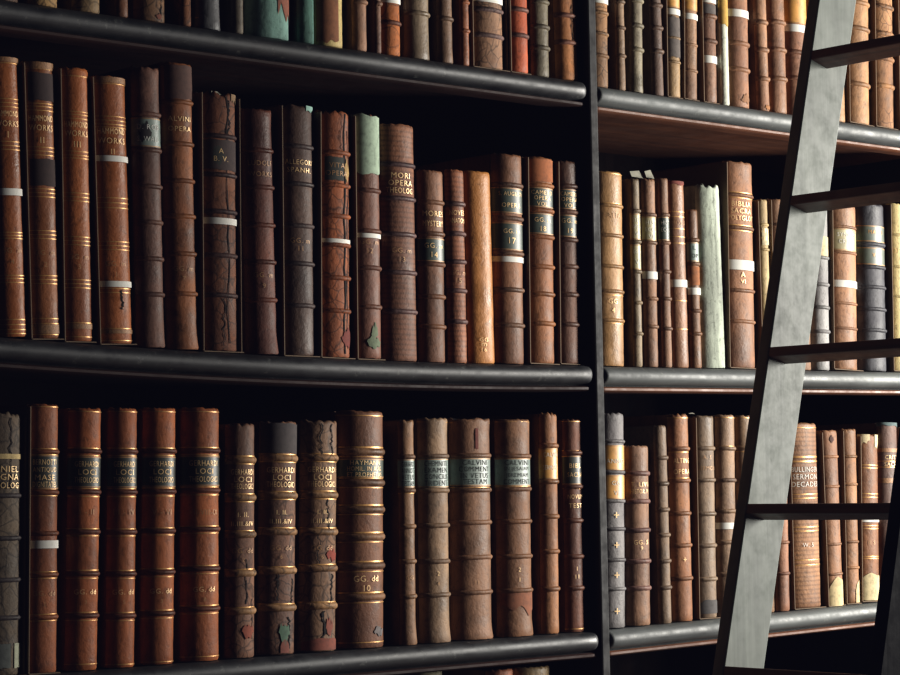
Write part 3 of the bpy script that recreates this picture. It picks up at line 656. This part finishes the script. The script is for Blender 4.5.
book(r, 836.6, 430, 843, (172, 112, 84), 'brown book with big cream torn patch at its foot', 'leather', gap=1, shoe='L', bulge=.45,
     bands=(457, 487, 545, 575), bandw=3, patch=((-1.0, 1.5, 577, 607, (226, 204, 156), 'foot'), (-.3, .2, 434, 444, (104, 60, 46), 'any')), crack=((.9, 583, 600, .03),))
book(r, 855.6, 429, 859.2, (180, 118, 82), 'slim tan book between two books with torn cream feet', 'leather', gap=1.2, shoe='L', bulge=.45,
     bands=(457, 485, 543, 569), bandw=3, patch=((.1, 1.5, 580, 604, (226, 204, 156), 'foot'),))
book(r, 877.2, 435, 879, (176, 106, 66), 'tan book with torn cream head and foot, gilt lines, white tape', 'leather', gap=1, shoe='L', bulge=.45,
     gilt=(466, 469, 495, 498.5, 527, 530, 558, 560), tape=((516, 523.5),), patch=((-1.5, 1.5, 573, 602, (222, 204, 160), 'foot'), (.3, 1.4, 435, 452, (232, 214, 172), 'head'), (-1.4, -.2, 435, 448, (232, 214, 172), 'head')), text=((544, 'II S', 4, 'dullgilt'),))
book(r, 896.5, 423, 899, (120, 84, 82), 'plum book with bluish head and gilt labels beside the near ladder stile', 'leather', gap=1,
     goldband=((449, 453), (479, 484)), gilt=(462, 468), patch=((-1.4, 1.4, 423, 428, (128, 152, 152), 'head'),), text=((458, 'CRITI', 4), (465, 'SACRI', 4)))
book(r, 918, 428, 921, (150, 104, 84), 'brown book hidden behind the near ladder stile at the right edge', 'leather', gap=1, bands=(460, 490))

# --- lowest shelf, left bay: only the heads reach into the photograph
r = Row(L4, X_at(418, 700))
book(r, 442, 671, 443, (150, 142, 130), 'grey head of a book peeping up under the lower shelf, left of two', 'leather', gap=2, back=.03)
r.x = X_at(492, 700)
book(r, 512.8, 669.5, 514, (164, 96, 76), 'small red-brown book head at the bottom photo edge', 'leather', gap=1, back=.022)
r.x = X_at(519, 700)
book(r, 549.5, 667, 551, (172, 140, 112), 'wider pale brown book head at the bottom photo edge', 'leather', gap=1, back=.022)
# ------------------------------------------------------------------ the bookcase
case = empty('bookcase', (0, 0, 0)); tag(case, 'tall black and brown library bookcase full of old leather books', 'bookcase')
LEFT, RIGHT, BACK = X_at(-40, 340) - .25, XU1 + .96, .40
# nosing profile: (forward offset, drop)
def nose_profile():
    p = [(BACK, 0.0), (.012, 0.0)]
    R = .0150
    for i in range(1, 10):
        t = PI*i/10; p.append((.012 - R*1.25*math.sin(t), -R + R*math.cos(t)))
    p += [(.012, -.0302), (.0135, -.0318), (.006, -.0322), (.002, -.0345), (.002, -.038), (.005, -.0402), (.016, -.041), (.034, -.041), (.034, -.026), (BACK, -.026)]
    return p
PROF = nose_profile()
def shelf(fz, xa, xb, round_end=None, under='case', face='shelflit'):
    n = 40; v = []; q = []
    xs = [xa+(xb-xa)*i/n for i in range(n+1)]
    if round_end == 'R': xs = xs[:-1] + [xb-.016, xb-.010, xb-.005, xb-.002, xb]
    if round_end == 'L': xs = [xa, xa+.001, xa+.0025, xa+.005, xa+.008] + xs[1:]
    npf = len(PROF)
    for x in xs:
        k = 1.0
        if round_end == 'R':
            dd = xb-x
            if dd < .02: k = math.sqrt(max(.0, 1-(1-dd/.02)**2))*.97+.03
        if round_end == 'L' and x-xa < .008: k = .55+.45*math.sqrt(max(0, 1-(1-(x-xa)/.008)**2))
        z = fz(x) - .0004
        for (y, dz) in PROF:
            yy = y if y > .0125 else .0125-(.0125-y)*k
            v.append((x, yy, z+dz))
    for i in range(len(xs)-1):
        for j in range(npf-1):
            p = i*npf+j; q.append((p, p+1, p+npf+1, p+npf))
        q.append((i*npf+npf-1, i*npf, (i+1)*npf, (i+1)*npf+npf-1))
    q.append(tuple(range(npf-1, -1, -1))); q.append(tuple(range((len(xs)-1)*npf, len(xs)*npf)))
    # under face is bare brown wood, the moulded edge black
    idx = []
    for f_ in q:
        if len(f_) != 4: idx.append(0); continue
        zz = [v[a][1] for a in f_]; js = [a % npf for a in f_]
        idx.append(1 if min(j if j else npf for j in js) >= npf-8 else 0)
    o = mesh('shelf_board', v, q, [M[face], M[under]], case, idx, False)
    o.data.polygons.foreach_set('use_smooth', [len(f_) == 4 for f_ in q])
    try: o.data.set_sharp_from_angle(angle=math.radians(35))
    except Exception: pass
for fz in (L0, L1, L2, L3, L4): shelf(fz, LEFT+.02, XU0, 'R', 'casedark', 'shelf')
for fz in (R0, R1, R2, R3, R4): shelf(fz, XU1, RIGHT, 'L')
def upright(x0, x1, zb, zt):
    v = []; q = []; box(v, q, x0, x1, -.003, BACK, zb, zt)
    o = mesh('upright_board', v, q, [M['upright']], case); bevel_obj(o, .003, 2)
ZT, ZB = R0(0)+.02, .0
upright(XU0, XU1, ZB, ZT); upright(LEFT, LEFT+.02, ZB, ZT); upright(RIGHT, RIGHT+.02, ZB, ZT)
v = []; q = []; box(v, q, LEFT, RIGHT+.02, BACK, BACK+.02, ZB, ZT)
mesh('back_panel', v, q, [M['caseback']], case)
v = []; q = []; box(v, q, LEFT+.02, RIGHT, .02, .045, .0, R4(0)-.04)
mesh('plinth_panel', v, q, [M['shelf']], case)
v = []; q = []; box(v, q, XU1+.0004, XU1+.007, .02, .028, R4(0), R3(XU1)-.036)
mesh('corner_bead', v, q, [M['shelf']], case)

# ------------------------------------------------------------------ the ladder
YA = -.36
pL = [unproj(819, 0, YA), unproj(724, 667, YA)]
pR = [unproj(856.6, 0, YA), unproj(765, 664.6, YA)]
k = (pL[0][0]-pL[1][0])/(pL[0][2]-pL[1][2])                       # lean of the stiles along the case
k = .5*k + .5*(pR[0][0]-pR[1][0])/(pR[0][2]-pR[1][2])
xl = lambda z: .5*((pL[0][0]-k*(pL[0][2]-z)) + (pL[1][0]-k*(pL[1][2]-z)))
xr = lambda z: .5*((pR[0][0]-k*(pR[0][2]-z)) + (pR[1][0]-k*(pR[1][2]-z)))
WID = xr(1.6)-xl(1.6)
TH = .021
# near stile: its left edge passes (884, 545) in the photograph
lo, hi = .15, .7
for _ in range(40):
    m = (lo+hi)/2; Yn = YA-m
    z = 1.6
    zl, zh = .8, 2.4
    for _ in range(40):
        zm = (zl+zh)/2
        if proj((xl(zm), Yn, zm))[1] > 545: zl = zm
        else: zh = zm
    if proj((xl(zl), Yn, zl))[0] < 884: lo = m
    else: hi = m
LEN = lo
lad = empty('ladder', (xl(0)+WID/2, YA-LEN/2, 0)); tag(lad, 'wooden library ladder leaning along the right bay, grey far stile, dark rungs', 'ladder')
ORG = np.array(lad.location)
def stile(ya, yb, mat):
    v = []; q = []
    zt = 2.75
    n = len(v)
    for z in (0, zt):
        for (x, y) in ((xl(z), ya), (xr(z), ya), (xr(z), yb), (xl(z), yb)): v.append(tuple(np.array((x, y, z))-ORG))
    q += [(0, 3, 2, 1), (4, 5, 6, 7), (0, 1, 5, 4), (1, 2, 6, 5), (2, 3, 7, 6), (3, 0, 4, 7)]
    o = mesh('stile', v, q, [M[mat]], lad); bevel_obj(o, .0022, 2); return o
stile(YA, YA+TH, 'stile')
o = stile(YA-LEN-TH, YA-LEN, 'stileshade'); o['label'] = 'near stile with shade painted into its wood colour'
ca = 1/math.sqrt(1+k*k); sa = k*ca
def ztop(px, py):
    return float(unproj(px, py - 1.6, YA)[2])
zr = [ztop(813, 51.6), ztop(793, 196.8), ztop(771, 348.2), ztop(748, 504.9), ztop(723.5, 667.5)]
dz = (zr[0]-zr[-1])/4
zr = [zr[0]+dz] + zr + [zr[-1]-dz*i for i in range(1, 6) if zr[-1]-dz*i > .12]
for z in zr:
    # tread square to the stiles: starts at their left edge
    v = []; q = []
    d0, d1, t0 = .001, .043, .0148
    P = []
    for (du, dn) in ((d0, 0), (d1, 0), (d1, -t0), (d0, -t0)):
        x = xl(z) + du*ca + dn*sa; zz = z - du*sa + dn*ca
        P.append((x, zz))
    for y in (YA+.004, YA-LEN-.004):
        for (x, zz) in P: v.append(tuple(np.array((x, y, zz))-ORG))
    q = [(0, 1, 2, 3), (7, 6, 5, 4), (0, 4, 5, 1), (1, 5, 6, 2), (2, 6, 7, 3), (3, 7, 4, 0)]
    o = mesh('rung', v, q, [M['rung']], lad); bevel_obj(o, .002, 2)

# ------------------------------------------------------------------ room
v = []; q = []; box(v, q, -4.5, 4.5, -5.0, .6, -.05, 0.0)
tag(mesh('floor', v, q, [M['floor']]), 'dark boarded library floor', 'floor', kind='structure')
v = []; q = []; box(v, q, -4.5, 4.5, .44, .6, 0.0, 3.2)
tag(mesh('wall_back', v, q, [M['plaster']]), 'dark plaster wall behind the bookcase', 'wall', kind='structure')

# ------------------------------------------------------------------ light
def area(name, loc, target, sx, sy, power, col):
    ld = bpy.data.lights.new(name, 'AREA'); ld.shape = 'RECTANGLE'; ld.size = sx; ld.size_y = sy; ld.energy = power; ld.color = col
    o = bpy.data.objects.new(name, ld); COL.objects.link(o); o.location = loc
    d_ = Vector(target)-Vector(loc); o.rotation_euler = d_.to_track_quat('-Z', 'Y').to_euler(); return o
area('window_light', (2.75, -1.4, Z0+.15), (0, 0, Z0), .7, 1.5, 176, (1.0, .96, .89))
w = bpy.data.worlds.new('world'); SC.world = w; w.use_nodes = True
bg = w.node_tree.nodes['Background']; bg.inputs[0].default_value = (.25, .3, .6, 1); bg.inputs[1].default_value = .012
SC.view_settings.view_transform = 'Standard'; SC.view_settings.look = 'None'
SC.view_settings.exposure = 0.5; SC.view_settings.gamma = 0.88
vs_ = SC.view_settings; vs_.use_curve_mapping = True
vs_.curve_mapping.black_level = (-.0022, -.0022, -.0046); vs_.curve_mapping.update()
